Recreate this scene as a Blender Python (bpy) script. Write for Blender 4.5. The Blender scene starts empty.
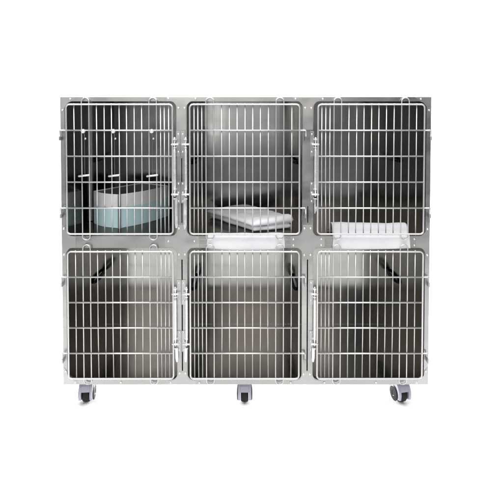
import bpy, bmesh, math, random
from mathutils import Vector, Matrix, geometry, noise
random.seed(7)
S = 4.98e-3                      # metres per unit of the front elevation drawing
U0, V0 = 245.7, 410.0
D = 2.63                         # camera distance to the front plane
DEPTH = 0.70
PITCH = math.radians(1.9)
SX = S * 1.0095
def drop(v):                     # height below the eye level of elevation row v
    q = (v - 103.0) * S / D - math.tan(PITCH)
    return D * (q*math.cos(PITCH) + math.sin(PITCH)) / (math.cos(PITCH) - q*math.sin(PITCH))
EYE = drop(409.0)
def X(u): return (u - U0) * SX
def Z(v): return EYE - drop(v)
scn = bpy.context.scene
COL = scn.collection

# ------------------------------------------------------------------ materials
def mat(name, base, metal=0.0, rough=0.5, **k):
    m = bpy.data.materials.new(name); m.use_nodes = True
    b = m.node_tree.nodes['Principled BSDF']
    b.inputs['Base Color'].default_value = (*base, 1)
    b.inputs['Metallic'].default_value = metal
    b.inputs['Roughness'].default_value = rough
    for n, v in k.items():
        b.inputs[n.replace('_', ' ')].default_value = v
    return m
def nodes(m): return m.node_tree.nodes, m.node_tree.links, m.node_tree.nodes['Principled BSDF']
def noise_tex(m, scale, stretch=(1, 1, 1), detail=4.0, rough=0.55):
    N, L, B = nodes(m)
    tc = N.new('ShaderNodeTexCoord'); mp = N.new('ShaderNodeMapping'); t = N.new('ShaderNodeTexNoise')
    mp.inputs['Scale'].default_value = stretch
    t.inputs['Scale'].default_value = scale; t.inputs['Detail'].default_value = detail
    t.inputs['Roughness'].default_value = rough
    L.new(tc.outputs['Object'], mp.inputs['Vector']); L.new(mp.outputs['Vector'], t.inputs['Vector'])
    return t
def rough_var(m, t, lo, hi):
    N, L, B = nodes(m)
    r = N.new('ShaderNodeMapRange'); r.inputs['From Min'].default_value = .3; r.inputs['From Max'].default_value = .7
    r.inputs['To Min'].default_value = lo; r.inputs['To Max'].default_value = hi
    L.new(t.outputs['Fac'], r.inputs['Value']); L.new(r.outputs['Result'], B.inputs['Roughness'])
def color_var(m, t, c0, c1):
    N, L, B = nodes(m)
    r = N.new('ShaderNodeValToRGB'); r.color_ramp.elements[0].color = (*c0, 1); r.color_ramp.elements[1].color = (*c1, 1)
    r.color_ramp.elements[0].position = .3; r.color_ramp.elements[1].position = .7
    L.new(t.outputs['Fac'], r.inputs['Fac']); L.new(r.outputs['Color'], B.inputs['Base Color'])
def bump(m, ts, strength, dist):
    N, L, B = nodes(m)
    prev = None
    for t, s, d in zip(ts, strength, dist):
        b = N.new('ShaderNodeBump'); b.inputs['Strength'].default_value = s; b.inputs['Distance'].default_value = d
        L.new(t.outputs['Fac'], b.inputs['Height'])
        if prev: L.new(prev.outputs['Normal'], b.inputs['Normal'])
        prev = b
    L.new(prev.outputs['Normal'], B.inputs['Normal'])

STEEL = mat('sheet_steel', (.375, .372, .363), 1.0, .3)
rough_var(STEEL, noise_tex(STEEL, 6, (1, 1, 1.6), 6), .18, .42)
bump(STEEL, [noise_tex(STEEL, 400, (.03, 1, 1), 2), noise_tex(STEEL, 5, (1, 1, .7), 1)], [.10, .38], [.0006, .012])
INNER = mat('brushed_inner_steel', (.345, .338, .325), 1.0, .2, Specular_Tint=(.45, .44, .42, 1))
rough_var(INNER, noise_tex(INNER, 6, (1, 1, .5), 6), .08, .20)
bump(INNER, [noise_tex(INNER, 420, (.02, .02, 1), 2), noise_tex(INNER, 2.2, (1, 1, 1), 1)], [.03, .12], [.0003, .012])
PLATE = mat('gusset_steel', (.415, .412, .405), 1.0, .3)
rough_var(PLATE, noise_tex(PLATE, 9, (1, 1, 1), 4), .24, .42)
bump(PLATE, [noise_tex(PLATE, 380, (1, 1, .03), 2), noise_tex(PLATE, 7, (1, 1, 1), 1)], [.10, .42], [.0006, .010])
WIRE = mat('polished_wire', (.57, .57, .57), .75, .33)
rough_var(WIRE, noise_tex(WIRE, 30, (1, 1, 1), 3), .29, .38)
BRIGHT = mat('bright_chrome', (.76, .76, .76), .7, .28)
rough_var(BRIGHT, noise_tex(BRIGHT, 40, (1, 1, 1), 3), .14, .34)
BLACK = mat('black_plastic', (.010, .010, .011), 0, .5, Specular_IOR_Level=.25)
rough_var(BLACK, noise_tex(BLACK, 60, (1, 1, 1), 3), .35, .6)
RUBBER = mat('dark_rubber', (.009, .009, .010), 0, .6, Specular_IOR_Level=.25)
bump(RUBBER, [noise_tex(RUBBER, 200, (1, 1, 1), 3)], [.2], [.0006])
HOOD = mat('lavender_grey_plastic', (.37, .37, .45), 0, .38)
rough_var(HOOD, noise_tex(HOOD, 50, (1, 1, 1), 3), .3, .5)
def cloth_mat(name, c0, c1):
    m = mat(name, c0, 0, .9)
    color_var(m, noise_tex(m, 9, (1, 1, 1), 4), c0, c1)
    bump(m, [noise_tex(m, 500, (1, 1, 1), 2), noise_tex(m, 16, (1, 1, 1), 4)], [.35, .45], [.001, .010])
    m.node_tree.nodes['Principled BSDF'].inputs['Sheen Weight'].default_value = .3; m.node_tree.nodes['Principled BSDF'].inputs['Specular IOR Level'].default_value = .08
    return m
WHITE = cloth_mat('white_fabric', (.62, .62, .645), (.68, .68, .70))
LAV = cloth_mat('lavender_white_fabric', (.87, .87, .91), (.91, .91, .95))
TEAL = mat('pale_teal_board', (.30, .56, .60), 0, .55)
color_var(TEAL, noise_tex(TEAL, 14, (1, 1, 1), 4), (.60, .86, .92), (.66, .90, .95))
BOARD = mat('white_board', (.74, .76, .80), 0, .55)
color_var(BOARD, noise_tex(BOARD, 14, (1, 1, 1), 4), (.86, .87, .91), (.91, .92, .95))
SHADE = mat('shaded_inside_grey', (.16, .165, .18), 0, .7)  # self-shadow inside the carton, put into the grey colour
bump(SHADE, [noise_tex(SHADE, 150, (1, 1, 1), 3)], [.3], [.001])
PAPER = mat('white_studio_paper', (.88, .88, .88), 0, .85)
color_var(PAPER, noise_tex(PAPER, 2, (1, 1, 1), 5), (.87, .87, .87), (.89, .89, .89))
PAPER.node_tree.nodes['Principled BSDF'].inputs['Specular IOR Level'].default_value = .2

# ------------------------------------------------------------------ mesh helpers
def link(name, bm, m, parent=None, smooth=False, bevel=0, loc=None, seg=2):
    me = bpy.data.meshes.new(name)
    bmesh.ops.recalc_face_normals(bm, faces=bm.faces)
    bm.to_mesh(me); bm.free()
    for x in (m if isinstance(m, list) else [m]): me.materials.append(x)
    if smooth:
        for p in me.polygons: p.use_smooth = True
    o = bpy.data.objects.new(name, me); COL.objects.link(o)
    if parent: o.parent = parent
    if loc: o.location = loc
    if bevel:
        b = o.modifiers.new('bevel', 'BEVEL'); b.width = bevel; b.segments = seg; b.limit_method = 'ANGLE'; b.angle_limit = math.radians(40)
        b.harden_normals = False
    return o
def box(bm, x0, x1, y0, y1, z0, z1, mi=0):
    vs = [bm.verts.new(p) for p in ((x0,y0,z0),(x1,y0,z0),(x1,y1,z0),(x0,y1,z0),(x0,y0,z1),(x1,y0,z1),(x1,y1,z1),(x0,y1,z1))]
    for f in ((0,3,2,1),(4,5,6,7),(0,1,5,4),(1,2,6,5),(2,3,7,6),(3,0,4,7)):
        bm.faces.new([vs[i] for i in f]).material_index = mi
def tube(bm, pts, r, seg=10, closed=False, cap=True):
    pts = [Vector(p) for p in pts]; n = len(pts); rings = []; up = None
    for i, p in enumerate(pts):
        if closed: t = (pts[(i+1) % n] - pts[i-1]).normalized()
        else: t = (pts[min(i+1, n-1)] - pts[max(i-1, 0)]).normalized()
        if up is None:
            up = Vector((0, 1, 0)) if abs(t.y) < .9 else Vector((0, 0, 1))
        up = (up - t * up.dot(t)).normalized(); side = t.cross(up)
        rr = r[i] if isinstance(r, (list, tuple)) else r
        rings.append([bm.verts.new(p + (up * math.cos(a) + side * math.sin(a)) * rr) for a in (2*math.pi*k/seg for k in range(seg))])
    for i in range(n if closed else n-1):
        a, b = rings[i], rings[(i+1) % n]
        for k in range(seg):
            bm.faces.new((a[k], a[(k+1) % seg], b[(k+1) % seg], b[k]))
    if cap and not closed:
        bm.faces.new(rings[0]); bm.faces.new(list(reversed(rings[-1])))
def rrect(x0, x1, z0, z1, r, n=6):
    out = []
    for cx, cz, a0 in ((x1-r, z1-r, 0), (x0+r, z1-r, 90), (x0+r, z0+r, 180), (x1-r, z0+r, 270)):
        for k in range(n+1):
            a = math.radians(a0 + 90*k/n); out.append((cx + r*math.cos(a), cz + r*math.sin(a)))
    return out
def plate(bm, outer, holes, y0, y1):
    """flat plate in the XZ plane with holes, y0 = front, y1 = back"""
    loops = [outer] + holes
    flat = [p for l in loops for p in l]
    tris = geometry.tessellate_polygon([[Vector((p[0], p[1], 0)) for p in l] for l in loops])
    f = [bm.verts.new((p[0], y0, p[1])) for p in flat]; b = [bm.verts.new((p[0], y1, p[1])) for p in flat]
    for t in tris:
        try:
            bm.faces.new([f[i] for i in t]); bm.faces.new([b[i] for i in reversed(t)])
        except ValueError: pass
    k = 0
    for l in loops:
        n = len(l)
        for i in range(n):
            j = (i+1) % n
            bm.faces.new((f[k+i], f[k+j], b[k+j], b[k+i]))
        k += n
def lathe(bm, prof, origin, axis='y', seg=16, arc=2*math.pi):
    """prof = [(r, h)], revolved about axis through origin"""
    o = Vector(origin); rings = []
    for r, h in prof:
        ring = []
        for k in range(seg):
            a = arc*k/seg; c, s = r*math.cos(a), r*math.sin(a)
            v = {'y': (c, h, s), 'z': (c, s, h), 'x': (h, c, s)}[axis]
            ring.append(bm.verts.new(o + Vector(v)))
        rings.append(ring)
    for a, b in zip(rings, rings[1:]):
        for k in range(seg):
            bm.faces.new((a[k], a[(k+1) % seg], b[(k+1) % seg], b[k]))
    bm.faces.new(rings[0]); bm.faces.new(rings[-1])
def thing(name, label, cat, loc, group=None):
    o = bpy.data.objects.new(name, None); COL.objects.link(o); o.location = loc; o.empty_display_size = .1
    o['label'] = label; o['category'] = cat
    if group: o['group'] = group
    return o
def tag(o, label, cat, group=None):
    o['label'] = label; o['category'] = cat
    if group: o['group'] = group
    return o

# ------------------------------------------------------------------ setting: white paper sweep
bm = bmesh.new()
prof = [(-3.1, 0)] + [(1.6 + 1.2*math.sin(math.radians(a)), 1.2 - 1.2*math.cos(math.radians(a))) for a in range(0, 91, 6)] + [(2.8, 4.2)]
cols = [-9, -4.5, -2.2, 0, 2.2, 4.5, 9]
g = [[bm.verts.new((x, y, z)) for x in cols] for y, z in prof]
for a, b in zip(g, g[1:]):
    for k in range(len(cols)-1): bm.faces.new((a[k], a[k+1], b[k+1], b[k]))
floor = link('floor', bm, PAPER, smooth=True); floor['kind'] = 'structure'

# ------------------------------------------------------------------ the cage bank
cage = thing('cage_bank', 'stainless steel bank of six animal cages with wire doors, standing on casters', 'cage', (0, 0, 0))
L0, R0, T0, B0 = 62.0, 429.5, 96.8, 384.5
OPEN = [(66.3, 176.8), (187.3, 301.9), (313.0, 425.0)]
TIER = [(101.3, 236.0), (248.0, 379.6)]
FY = .022                         # depth of the front frame
holes = []
for (a, b) in OPEN:
    for (t, bt) in TIER: holes.append(rrect(X(a), X(b), Z(bt), Z(t), .030))
for u in (182.0, 307.5): holes.append(rrect(X(u-.55), X(u+.55), Z(371), Z(259.5), .002, 2))
for u, v in ((182.1, 158), (307.6, 206)): holes.append(rrect(X(u-.4), X(u+.4), Z(223), Z(v), .0016, 2))
bm = bmesh.new()
plate(bm, rrect(X(L0), X(R0), Z(B0), Z(T0), .004, 3), holes, 0, FY)
link('front_frame', bm, STEEL, cage, bevel=.0012)

WALLS = [(66.0, 180.2), (183.4, 305.8), (309.0, 426.0)]     # inner faces of the six cells
YF, YB = FY + .0005, DEPTH
def sheet(name, x0, x1, y0, y1, z0, z1, m=INNER):
    bm = bmesh.new(); box(bm, x0, x1, y0, y1, z0, z1); return link(name, bm, m, cage, bevel=.0008)
sheet('side_panel', X(L0)+.001, X(66.0), YF, YB, Z(B0)+.012, Z(T0)-.003)
sheet('side_panel', X(426.0), X(R0)-.001, YF, YB, Z(B0)+.012, Z(T0)-.003)
sheet('back_panel', X(L0)+.001, X(R0)-.001, YB+.0005, YB+.014, Z(B0)+.012, Z(T0)-.003)
for i in (0, 1):
    for u0, u1 in ((WALLS[i][1], WALLS[i][1]+.5), (WALLS[i+1][0]-.5, WALLS[i+1][0])):
        for v0, v1 in ((382.0, 247.3), (239.9, 99.4)):
            sheet('partition', X(u0), X(u1), YF, YB, Z(v0)+.0005, Z(v1)-.0005)
sheet('top_panel', X(66.0)+.0005, X(426.0)-.0005, YF, YB, Z(99.3), Z(T0)-.003)
sheet('deck_panel', X(66.0)-.0005, X(426.0)+.0005, YF, YB, Z(247.2), Z(240.0))
sheet('base_panel', X(66.0)-.0005, X(426.0)+.0005, YF, YB, Z(B0)+.013, Z(382.1))

# divider rail on the left wall of the upper left cage
bm = bmesh.new(); box(bm, X(66.0)+.0005, X(66.0)+.012, .42, .445, Z(239.5), Z(99.8))
link('divider_rail', bm, WIRE, cage, bevel=.002)

# black handles on the side walls, one in each visible corner
def wall_handle(u, side, v):
    bm = bmesh.new(); x = X(u) + side*.013; z = Z(v)
    y0, y1 = .46, .685
    pts = [(X(u)+side*.001, y0, z), (x-side*.004, y0+.004, z)]
    n = 8
    for k in range(n+1):
        t = k/n; pts.append((x + side*.006*math.sin(math.pi*t), y0+.012+(y1-y0-.024)*t, z))
    pts += [(x-side*.004, y1-.004, z), (X(u)+side*.001, y1, z)]
    r = [.010]*2 + [.0085+.0035*math.sin(math.pi*k/n) for k in range(n+1)] + [.010]*2
    tube(bm, pts, r, 10)
    o = link('wall_handle', bm, BLACK, cage, smooth=True)
    o['label'] = 'black plastic handle on the inner side wall'
for v, e in ((313.0, 8), (171.0, 2)):
    wall_handle(66.0, 1, v); wall_handle(183.4, 1, v+e); wall_handle(305.8, -1, v+e); wall_handle(426.0, -1, v)

# gusset plates over the joints, rivets
def gusset(poly, y=-.0013):
    bm = bmesh.new(); plate(bm, [(X(u), Z(v)) for u, v in poly], [], y, -.0002); link('gusset_plate', bm, PLATE, cage, bevel=.0006)
for cu, hw in ((182.05, 4.6), (307.45, 4.9)):
    gusset([(cu-15, 97.6), (cu+15, 97.6), (cu+15, 100.6), (cu+8.5, 101.6), (cu+hw, 106), (cu+hw, 129.5), (cu-hw, 129.5), (cu-hw, 106), (cu-8.5, 101.6), (cu-15, 100.6)])
    gusset([(cu-17, 237), (cu-8.5, 236.2), (cu-hw, 231), (cu-hw, 225), (cu+hw, 225), (cu+hw, 231), (cu+8.5, 236.2), (cu+17, 237), (cu+17, 247),
            (cu+8.5, 247.8), (cu+hw, 253), (cu+hw, 258.5), (cu-hw, 258.5), (cu-hw, 253), (cu-8.5, 247.8), (cu-17, 247)])
    gusset([(cu-hw, 372), (cu+hw, 372), (cu+hw, 375), (cu+7.5, 379.4), (cu+14, 380.6), (cu+14, 384), (cu-14, 384), (cu-14, 380.6), (cu-7.5, 379.4), (cu-hw, 375)])
for s, e in ((1, L0), (-1, R0)):
    q = lambda a: e + s*a
    gusset([(q(.6), 97.5), (q(16), 97.5), (q(12.5), 100.8), (q(8.2), 102.6), (q(5.4), 105.5), (q(3.8), 109), (q(.6), 113)])
    gusset([(q(.6), 224), (q(3.7), 228), (q(4.6), 232), (q(8.0), 236.2), (q(14), 237), (q(14), 247), (q(8.0), 247.8), (q(4.6), 252), (q(3.7), 256), (q(.6), 260)])
    gusset([(q(.6), 367), (q(3.7), 371), (q(4.6), 375.6), (q(8.0), 379.4), (q(14), 380.6), (q(14), 384), (q(.6), 384)])
rb = bmesh.new(); lathe(rb, [(.0052, 0), (.0050, -.0016), (.0036, -.0032), (.0014, -.0038)], (0, 0, 0), 'y', 12)
rv = None
for u, v in [(72, 99), (169, 98.6), (179, 108), (185, 108), (196, 98.8), (295, 98.8), (304.6, 108), (310.6, 108), (322, 99), (419, 99), (427.2, 110.2), (64.2, 110.2),
             (179, 228.3), (185, 228.3), (304.3, 228.3), (310.4, 228.3), (168.5, 241), (194.5, 241), (293.3, 239.2), (293.3, 245.3), (321.2, 239), (321.2, 245.2),
             (414, 239), (414, 245.2), (427, 229), (427, 255), (304.2, 255), (310.4, 255), (179, 254.6), (185, 254.6), (64.2, 228.5), (64.2, 254.5),
             (179.3, 373), (185, 373), (304, 374), (310.3, 374), (64.6, 371), (426.8, 371), (74, 382.2), (120, 382.2), (170, 382.4), (199, 382.4), (291, 382.4), (325, 382.4), (377, 382.2), (418, 382.3)]:
    loc = (X(u), -.0014, Z(v))
    if rv is None: rv = link('rivet', rb, BRIGHT, cage, smooth=True, loc=loc)
    else:
        o = rv.copy(); COL.objects.link(o); o.parent = cage; o.location = loc

# card holder strips on the middle rail
for u0, u1 in ((199, 291), (326, 410.5)):
    bm = bmesh.new()
    box(bm, X(u0), X(u1), -.0012, -.0002, Z(245.6), Z(239.0)); box(bm, X(u0), X(u1), -.003, -.0013, Z(240.0), Z(239.2)); box(bm, X(u0), X(u1), -.003, -.0013, Z(245.4), Z(244.6))
    link('card_holder', bm, STEEL, cage, bevel=.0005)

# wire doors
HB = [25.4]
def door(u_hinge, u_latch, v0, v1, tier):
    bm = bmesh.new(); s = 1 if u_latch > u_hinge else -1
    yh, yv = -.0205, -.0140
    P = rrect(X(min(u_hinge, u_latch)), X(max(u_hinge, u_latch)), Z(v1), Z(v0), .017, 6)
    tube(bm, [(x, yh, z) for x, z in P], .0044, 10, closed=True)
    rows = [v0 + (v1-v0)*k/5 for k in range(1, 5)]
    for k, v in enumerate(rows):
        jit = random.uniform(-.0008, .0008)
        tube(bm, [(X(u_hinge), yh+jit, Z(v)), (X(u_latch), yh+jit, Z(v))], .0039, 10)
    W = abs(u_latch-u_hinge); us = W - 15.9
    offs = [us*k/12 for k in range(1, 13)] + [us+3.95*k for k in (1, 2, 3)]
    loops = {2: 3, 11: 12}
    top, bot = Z(v0)+.005, Z(v1)-.007
    for k, o in enumerate(offs, 1):
        if k in (2, 3, 11, 12): continue
        x = X(u_hinge + s*o); j = random.uniform(-.0012, .0012)
        tube(bm, [(x+j, yv, bot), (x-j*.9, yv, top*.4+bot*.6), (x-j, yv, top)], .0029, 8)
    for a, b in loops.items():
        xa, xb = X(u_hinge+s*offs[a-1]), X(u_hinge+s*offs[b-1]); c, r = (xa+xb)/2, abs(xb-xa)/2
        lp = []
        zt, zb = Z(v0)+.033-r, Z(v1)-.031+r
        for k in range(0, 13):
            t = math.pi*k/12; lp.append((c + r*math.cos(t), yv, zt + r*math.sin(t)))
        for k in range(0, 13):
            t = math.pi*k/12 + math.pi; lp.append((c + r*math.cos(t), yv, zb + r*math.sin(t)))
        tube(bm, lp, .0031, 9, closed=True)
    d = link('cage_door', bm, WIRE, cage, smooth=True)
    for v in (rows[0], rows[3]):
        hb = bmesh.new(); x0 = X(u_hinge)-s*.002; x1 = X(u_hinge)-s*.0315; z = Z(v)
        arc = [(x1+s*.006-s*.006*math.sin(t), yh, z-.006+.006*math.cos(t)) for t in (math.pi/2*k/5 for k in range(6))]
        tube(hb, [(x0, yh, z)] + arc + [(x1, yh, z-.042)], .0039, 10)
        link('hinge_pin', hb, WIRE, d, smooth=True)
        kb = bmesh.new(); tube(kb, [(x1, yh, z-.030), (x1, yh, z-.050)], .0052, 12); box(kb, x1-.0035, x1+.0035, yh+.001, -.0001, z-.049, z-.033)
        link('hinge_lug', kb, PLATE, d, bevel=.001)
DOORS = [(69.0, 173.6), (298.7, 190.6), (421.6, 316.9)]
for h, l in DOORS:
    door(h, l, 104.4, 233.0, 0); door(h, l, 250.6, 376.7, 1)

# slide-bolt latches
def latch(u, s, dv, vend, taper=False):
    """u = rod axis, s = +1 when the post plate lies to the right of the rod"""
    bm = bmesh.new(); pu = u + s*3.1
    lt = bpy.data.objects.new('latch', None); COL.objects.link(lt); lt.parent = cage; lt.empty_display_size = .03
    plate(bm, rrect(X(pu-2.0), X(pu+2.0), Z(156+dv), Z(131.2+dv), .003, 3), [], -.0035, -.0015)
    link('backing_plate', bm, PLATE, lt, bevel=.0006); bm = bmesh.new()
    plate(bm, rrect(X(pu-2.0), X(pu+2.0), Z(203+dv), Z(182+dv), .003, 3), [], -.0035, -.0015)
    link('backing_plate', bm, PLATE, lt, bevel=.0006)
    for v in (134.2, 151.8, 183.6, 192.5, 201):
        b = bmesh.new()
        lathe(b, [(.0048, 0), (.0046, -.002), (.003, -.0036), (.001, -.0042)], (X(pu+s*.2), -.0034, Z(v+dv)), 'y', 10)
        link('bolt_head', b, BRIGHT, lt, smooth=True)
    b = bmesh.new()
    ry = -.0185
    zs = [(137, .003), (138, .0052), (140.6, .0056), (142, .0040), (148, .0040), (149, .0060), (151, .0068), (180, .0072), (188, .0066), (190.5, .0044), (196, .0044)]
    tube(b, [(X(u), ry, Z(v+dv)) for v, r in zs], [r for v, r in zs], 12)
    link('bolt_rod', b, BRIGHT, lt, smooth=True)
    for v in (139.3, 147.4, 188.8, 198.2):
        b = bmesh.new(); lathe(b, [(.0068, -.003), (.0075, -.002), (.0075, .002), (.0068, .003)], (X(u), ry, Z(v+dv)), 'z', 12)
        box(b, min(X(u+s*.9), X(pu-s*1.2)), max(X(u+s*.9), X(pu-s*1.2)), ry+.002, -.0036, Z(v+dv)-.003, Z(v+dv)+.003)
        link('guide_bracket', b, BRIGHT, lt, bevel=.0008)
    for v in (144.0, 193.6):
        b = bmesh.new()
        tube(b, [(X(u-s*3.4), ry-.006, Z(v+dv)), (X(u-s*3.2), ry-.006, Z(v+dv)), (X(u-s*.9), ry-.006, Z(v+dv)), (X(u), ry-.006, Z(v+dv)), (X(u+s*.9), ry-.006, Z(v+dv)), (X(u+s*3.8), ry-.006, Z(v+dv)), (X(u+s*4.0), ry-.006, Z(v+dv))],
             [.003, .0048, .0044, .0075, .0044, .0044, .003], 12)
        link('cross_pin', b, BRIGHT, lt, smooth=True)
    b = bmesh.new(); a0, a1 = sorted((X(u), X(u+s*2.6)))
    v0, v1 = 198.6+dv, vend
    if taper: poly = [(X(u-s*.8), Z(v0)), (X(u+s*1.0), Z(v0)), (X(u+s*.8), Z(v1)), (X(u-s*.0), Z(v1)), (X(u-s*3.4), Z(v1-7)), (X(u-s*3.0), Z(v1-9)), (X(u-s*.8), Z(v1-6))]
    else: poly = [(X(u-s*.7), Z(v0)), (X(u+s*2.4), Z(v0)), (X(u+s*2.6), Z(v1-3)), (X(u+s*2.0), Z(v1)), (X(u+s*.4), Z(v1)), (X(u-s*.5), Z(v1-4))]
    plate(b, poly, [], -.013, -.0075)
    link('pull_bar', b, BRIGHT, lt, bevel=.0015)
latch(175.6, 1, 0, 227.5); latch(186.6, -1, 0, 227.5)
latch(314.6, -1, 0, 213, True)
latch(175.6, 1, 148.5, 361); latch(186.8, -1, 148.5, 361); latch(314.4, -1, 148.5, 361)

# casters under the front edge
def caster(u, turn):
    c = bpy.data.objects.new('caster', None); COL.objects.link(c); c.parent = cage; c.empty_display_size = .05
    c.location = (X(u), .075, 0); c.rotation_euler = (0, 0, math.radians(turn))
    top = Z(B0) + .0115
    # hood: an arched shell open below and at the front, extruded sideways
    bm = bmesh.new(); hw = .034
    outer = []; n = 14
    for k in range(n+1):
        a = math.radians(-4 + 164*k/n); outer.append((.054*math.cos(a), .050 + .064*math.sin(a)))
    inner = [(.0495*math.cos(math.radians(-4+164*k/n)), .050 + .0545*math.sin(math.radians(-4+164*k/n))) for k in range(n, -1, -1)]
    poly = outer + inner
    # side-view profile lives in YZ: make it in XZ and rotate
    plate(bm, [(p[0], p[1]) for p in poly], [], -hw*.62, hw*.62)
    side = [(.054*math.cos(math.radians(a)), .050+.064*math.sin(math.radians(a))) for a in range(-4, 177, 9)] + [(-.050+.0*a, .030) for a in (0,)] + [(.047*math.cos(math.radians(a)), .049+.034*math.sin(math.radians(a))) for a in range(205, 336, 10)] + [(.050, .030)]
    plate(bm, side, [], -hw, -hw*.63); plate(bm, side, [], hw*.63, hw)
    bmesh.ops.rotate(bm, verts=bm.verts, cent=(0, 0, 0), matrix=Matrix.Rotation(math.pi/2, 3, 'Z'))
    hd = link('hood', bm, HOOD, c, bevel=.003, seg=3)
    for q in (-1, 1):
        hb = bmesh.new(); h0 = q*(hw+.0004)
        lathe(hb, [(.038, h0), (.039, h0+q*.002), (.034, h0+q*.005), (.014, h0+q*.006), (.012, h0+q*.0045)], (0, 0, .0475), 'x', 32)
        link('hub_cover', hb, BLACK, hd, bevel=.0006)
    bm = bmesh.new()
    w = .0195
    lathe(bm, [(.020, -w), (.040, -w), (.045, -w+.005), (.0465, 0), (.045, w-.005), (.040, w), (.020, w)], (0, 0, .0465), 'x', 40)
    link('wheel', bm, RUBBER, c, smooth=False, bevel=.0008)
    bm = bmesh.new(); lathe(bm, [(.016, .104), (.016, top-.005), (.034, top-.005), (.036, top-.0005)], (0, 0, 0), 'z', 24)
    link('stem', bm, STEEL, c, bevel=.001)
caster(81.4, 5); caster(244.6, 0); caster(405.6, 14)

# ------------------------------------------------------------------ things inside and on the cages
# teal and white carton, open at the top, in the upper left cage
N_ = Vector((-.690, .246)); ax = Vector((.235, .345)).normalized(); bx_ = Vector((-ax.y, ax.x))
LA, LB, H = .385, .215, .186
ZD = Z(240.0) + .0006
carton = thing('open_carton', 'open pale teal carton with a white upper band, set cornerwise in the upper left cage', 'box', (N_.x, N_.y, ZD))
def bowed(a0, a1, n, bow):
    out = []
    for k in range(n+1):
        t = k/n; out.append((a0 + (a1-a0)*t, bow*math.sin(math.pi*t)))
    return out
def carton_ring(off):
    pts = []
    d = off
    corners = [Vector((d, d)), Vector((LA-d, d)), Vector((LA-d, LB-d)), Vector((d, LB-d))]
    norms = [Vector((0, -1)), Vector((1, 0)), Vector((0, 1)), Vector((-1, 0))]
    for i in range(4):
        a, b = corners[i], corners[(i+1) % 4]
        bow = .024 if i in (0, 3) else .004
        for k in range(24):
            t = k/24; p = a.lerp(b, t) + norms[i]*bow*math.sin(math.pi*t); w = ax*p.x + bx_*p.y
            pts.append((w.x, w.y))
    return pts
def carton_band(z0, z1, name, m):
    bm = bmesh.new(); o, i = carton_ring(0), carton_ring(.004)
    n = len(o); rings = []
    for pts, z in ((o, z0), (o, z1), (i, z1), (i, z0)):
        rings.append([bm.verts.new((x, y, z)) for x, y in pts])
    for a in range(4):
        p, q = rings[a], rings[(a+1) % 4]
        for k in range(n): bm.faces.new((p[k], p[(k+1) % n], q[(k+1) % n], q[k]))
    return link(name, bm, m, carton, bevel=.0008)
carton_band(0, H*.60, 'lower_band', TEAL)
carton_band(H*.60+.0003, H, 'upper_band', BOARD)
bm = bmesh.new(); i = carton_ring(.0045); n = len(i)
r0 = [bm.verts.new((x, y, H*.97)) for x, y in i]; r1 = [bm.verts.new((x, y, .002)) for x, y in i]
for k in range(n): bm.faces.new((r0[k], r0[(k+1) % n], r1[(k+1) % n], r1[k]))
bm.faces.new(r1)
link('shaded_inside', bm, SHADE, carton)  # inner faces coloured grey to carry the carton's own shade
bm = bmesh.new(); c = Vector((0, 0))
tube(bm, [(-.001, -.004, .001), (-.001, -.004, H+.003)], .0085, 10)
o = link('corner_strip', bm, mat('strip_grey', (.20, .205, .23), 0, .5), carton, smooth=False); o['label'] = 'grey strip along the front corner'  # plain grey tube up the nearest corner

# hooks hanging on the door of the upper left cage
def hook(u, label):
    v = 130.1; t = thing('hanging_hook', label, 'hook', (X(u), -.0205, Z(v)), 'steel hooks hung on the upper left door')
    bm = bmesh.new()
    lathe(bm, [(.001, -.0125), (.006, -.0115), (.0105, -.007), (.0115, -.001), (.0105, .004), (.006, .0075)], (0, -.003, -.004), 'y', 16)
    link('clamp_knob', bm, BRIGHT, t, smooth=True)
    bm = bmesh.new()
    zl = Z(175.2) - Z(v)
    tube(bm, [(0, .004, -.010), (.001, .0125, -.022), (.001, .0135, -.04), (.001, .0135, zl+.012), (.001, .010, zl)], .0016, 8)
    link('wire', bm, mat('dark_wire', (.25, .25, .26), 1, .4) if 'dark_wire' not in bpy.data.materials else bpy.data.materials['dark_wire'], t, smooth=True)
    bm = bmesh.new(); lathe(bm, [(.002, -.004), (.0055, -.002), (.0055, .003), (.003, .005)], (.006, .010, -.042), 'y', 12)
    link('small_nut', bm, WIRE, t, smooth=True)
    bm = bmesh.new(); tube(bm, [(-.029, .004, zl-.004), (-.026, .003, zl-.003), (.026, .001, zl+.003), (.030, .002, zl+.004)], [.003, .0052, .0052, .003], 10)
    link('peg', bm, WIRE, t, smooth=True)
hook(86.0, 'steel hook hung on the upper left cage door, leftmost of the three, nearest the hinge')
hook(115.6, 'steel hook hung on the upper left cage door, in the middle of the three')
hook(153.3, 'steel hook hung on the upper left cage door, rightmost of the three, nearest the latch')

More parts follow.
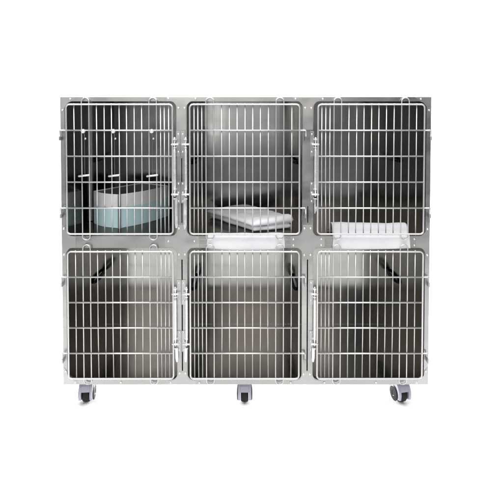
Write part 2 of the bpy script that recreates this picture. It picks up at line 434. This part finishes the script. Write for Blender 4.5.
# folded pad lying cornerwise in the upper middle cage
pad = thing('folded_pad', 'folded white pad lying slantwise inside the upper middle cage', 'cushion', (.05, .165, ZD))
pn = Vector((.04, .150)); e1 = Vector((.215, .085)); e2 = Vector((-.275, .385))
def slab(name, z0, th, s0, s1, t0, t1, seed, taper):
    """soft slab in the pad's own slanted frame; s along e1, t along e2"""
    bm = bmesh.new(); nx, ny = 26, 34; top = []; bot = []
    for j in range(ny+1):
        rt, rb_ = [], []
        for i in range(nx+1):
            a = i/nx; b = j/ny
            s = s0 + (s1-s0)*a; t = t0 + (t1-t0)*b
            p = pn + e1*s + e2*t - Vector((.05, .165))
            edge = min(a*nx, (1-a)*nx, b*ny, (1-b)*ny)/2.2
            rnd = math.sqrt(max(0, 1-(1-min(1, edge))**2)); h = th*(taper(a, b))
            w = noise.noise(Vector((p.x*9+seed, p.y*9, 0)))*.009 + noise.noise(Vector((p.x*22+seed, p.y*22, 3)))*.004 - abs(noise.noise(Vector((p.x*7+seed, p.y*13, 6))))*.008
            zm = z0 + h*.45
            wob = .012*noise.noise(Vector((a*3+seed, b*3, 9)))
            q = (p.x+wob, p.y+wob)
            rt.append(bm.verts.new((*q, zm + (h*.55 + w)*rnd))); 
            rb_.append(rt[-1] if edge == 0 else bm.verts.new((*q, zm - h*.45*rnd)))
        top.append(rt); bot.append(rb_)
    for j in range(ny):
        for i in range(nx):
            bm.faces.new((top[j][i], top[j][i+1], top[j+1][i+1], top[j+1][i]))
            try: bm.faces.new((bot[j][i], bot[j+1][i], bot[j+1][i+1], bot[j][i+1]))
            except ValueError: pass
    return link(name, bm, LAV, pad, smooth=True)
slab('lower_layer', .0005, .032, .02, 1.0, .0, .97, 1, lambda a, b: 1)
slab('upper_layer', .029, .046, -.03, 1.03, -.02, 1.0, 5, lambda a, b: .55 + .5*a - .1*b)

# white sheets hanging out over the middle rail, under the doors
def hanging(name, label, u0, u1, hem, inner, seed):
    """hem(t) and inner list of (y, v) give the cross section from the hem up and inside"""
    bm = bmesh.new(); nu = 60; rows = []
    sect = [(-.0052, None), (-.0050, 246), (-.0048, 243), (-.0046, 240), (-.0046, 237.2), (-.0015, 235.6), (.006, 235.0), (.020, 234.9)] + inner
    fine = []
    for a, b in zip(sect, sect[1:]):
        for k in range(4): fine.append((a, b, k/4))
    fine.append((sect[-1], sect[-1], 0))
    for j, (a, b, f) in enumerate(fine):
        row = []
        for i in range(nu+1):
            t = i/nu
            va = hem(t) if a[1] is None else a[1]; vb = hem(t) if b[1] is None else b[1]
            y = a[0]+(b[0]-a[0])*f; v = va+(vb-va)*f
            flare = max(0, (v-236)/14)
            u = u0 + (u1-u0)*t + (t-.5)*2.0*flare - (t-.5)*1.0
            if y > .028: v += 1.1*noise.noise(Vector((t*4+seed, 2.3, 0))) + .2*noise.noise(Vector((t*9+seed, y*8, 5)))
            else: y += .0009*noise.noise(Vector((t*6+seed, v*.15, 1)))
            row.append(bm.verts.new((X(u), y, Z(v))))
        rows.append(row)
    for a, b in zip(rows, rows[1:]):
        for i in range(nu): bm.faces.new((a[i], a[i+1], b[i+1], b[i]))
    o = link(name, bm, WHITE, smooth=True)
    sd = o.modifiers.new('thick', 'SOLIDIFY'); sd.thickness = .003; sd.offset = 0
    return tag(o, label, 'sheet', 'white sheets hung over the middle rail')
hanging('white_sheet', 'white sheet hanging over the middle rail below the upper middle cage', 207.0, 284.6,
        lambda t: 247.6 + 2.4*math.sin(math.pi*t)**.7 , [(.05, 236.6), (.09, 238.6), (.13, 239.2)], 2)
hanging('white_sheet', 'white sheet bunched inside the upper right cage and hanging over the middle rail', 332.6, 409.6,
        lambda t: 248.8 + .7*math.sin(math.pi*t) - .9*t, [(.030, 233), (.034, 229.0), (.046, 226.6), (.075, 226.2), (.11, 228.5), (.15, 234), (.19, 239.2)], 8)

# ------------------------------------------------------------------ lights
def area(name, loc, target, size, energy, color=(1, 1, 1)):
    l = bpy.data.lights.new(name, 'AREA'); l.shape = 'RECTANGLE'; l.size, l.size_y = size; l.energy = energy; l.color = color
    o = bpy.data.objects.new(name, l); COL.objects.link(o); o.location = loc
    o.rotation_euler = (Vector(target)-Vector(loc)).to_track_quat('-Z', 'Y').to_euler()
    return o
area('overhead_softbox', (-.2, -.95, 3.5), (-.15, -.6, 0), (3.8, 1.5), 142)
area('backdrop_light', (0, 1.3, 3.5), (0, 2.2, .8), (5.4, .8), 300)
area('strip_softbox', (-1.1, -12, 1.7), (-.2, 0, 1.2), (.8, 2.8), 17)
area('front_left_softbox', (-1.75, -5.2, 3.4), (-.3, 0, .6), (2.2, 3.2), 57, (1, .95, .9))
area('front_softbox', (.55, -5.3, 3.4), (.1, 0, .6), (2.2, 3.2), 40, (1, .92, .84))
area('rear_fill', (.15, -12.3, 1.7), (.1, 0, 1.2), (2.0, 2.8), 12)  # added unseen behind the camera to lighten the upper middle cage
area('left_fill', (-2.95, -5, 1.3), (-.9, 0, 1.0), (.8, 1.8), 3.2)  # added unseen at the left front, mirrored as brightness in the left stile
area('hidden_rear_fill', (0, 1.25, .13), (0, 0, .02), (1.9, .16), 130)  # added out of sight behind the cage to lift the shade underneath
w = bpy.data.worlds.new('World'); scn.world = w; w.use_nodes = True
w.node_tree.nodes['Background'].inputs[0].default_value = (.88, .93, 1, 1)
w.node_tree.nodes['Background'].inputs[1].default_value = .25

# ------------------------------------------------------------------ camera
cd = bpy.data.cameras.new('Camera'); cam = bpy.data.objects.new('Camera', cd); COL.objects.link(cam); scn.camera = cam
cam.location = (0, -D, Z(103.0))
th = PITCH
cam.rotation_euler = (math.pi/2 - th, 0, 0)
cd.sensor_width = 36; cd.sensor_fit = 'HORIZONTAL'; cd.lens = 36 * D / (503*S)
fpx = D/S
cd.shift_x = (251.5 - U0)/503
cd.shift_y = (103.0 + fpx*math.tan(th) - 250.5)/503
cd.clip_start = .05; cd.clip_end = 100
scn.view_settings.view_transform = 'Standard'; scn.view_settings.look = 'None'
scn.view_settings.exposure = .2; scn.view_settings.gamma = 1
scn.render.resolution_x, scn.render.resolution_y = 1024, 1020
scn.render.engine = 'CYCLES'
scn.cycles.use_denoising = True
scn.cycles.max_bounces = 10; scn.cycles.glossy_bounces = 8
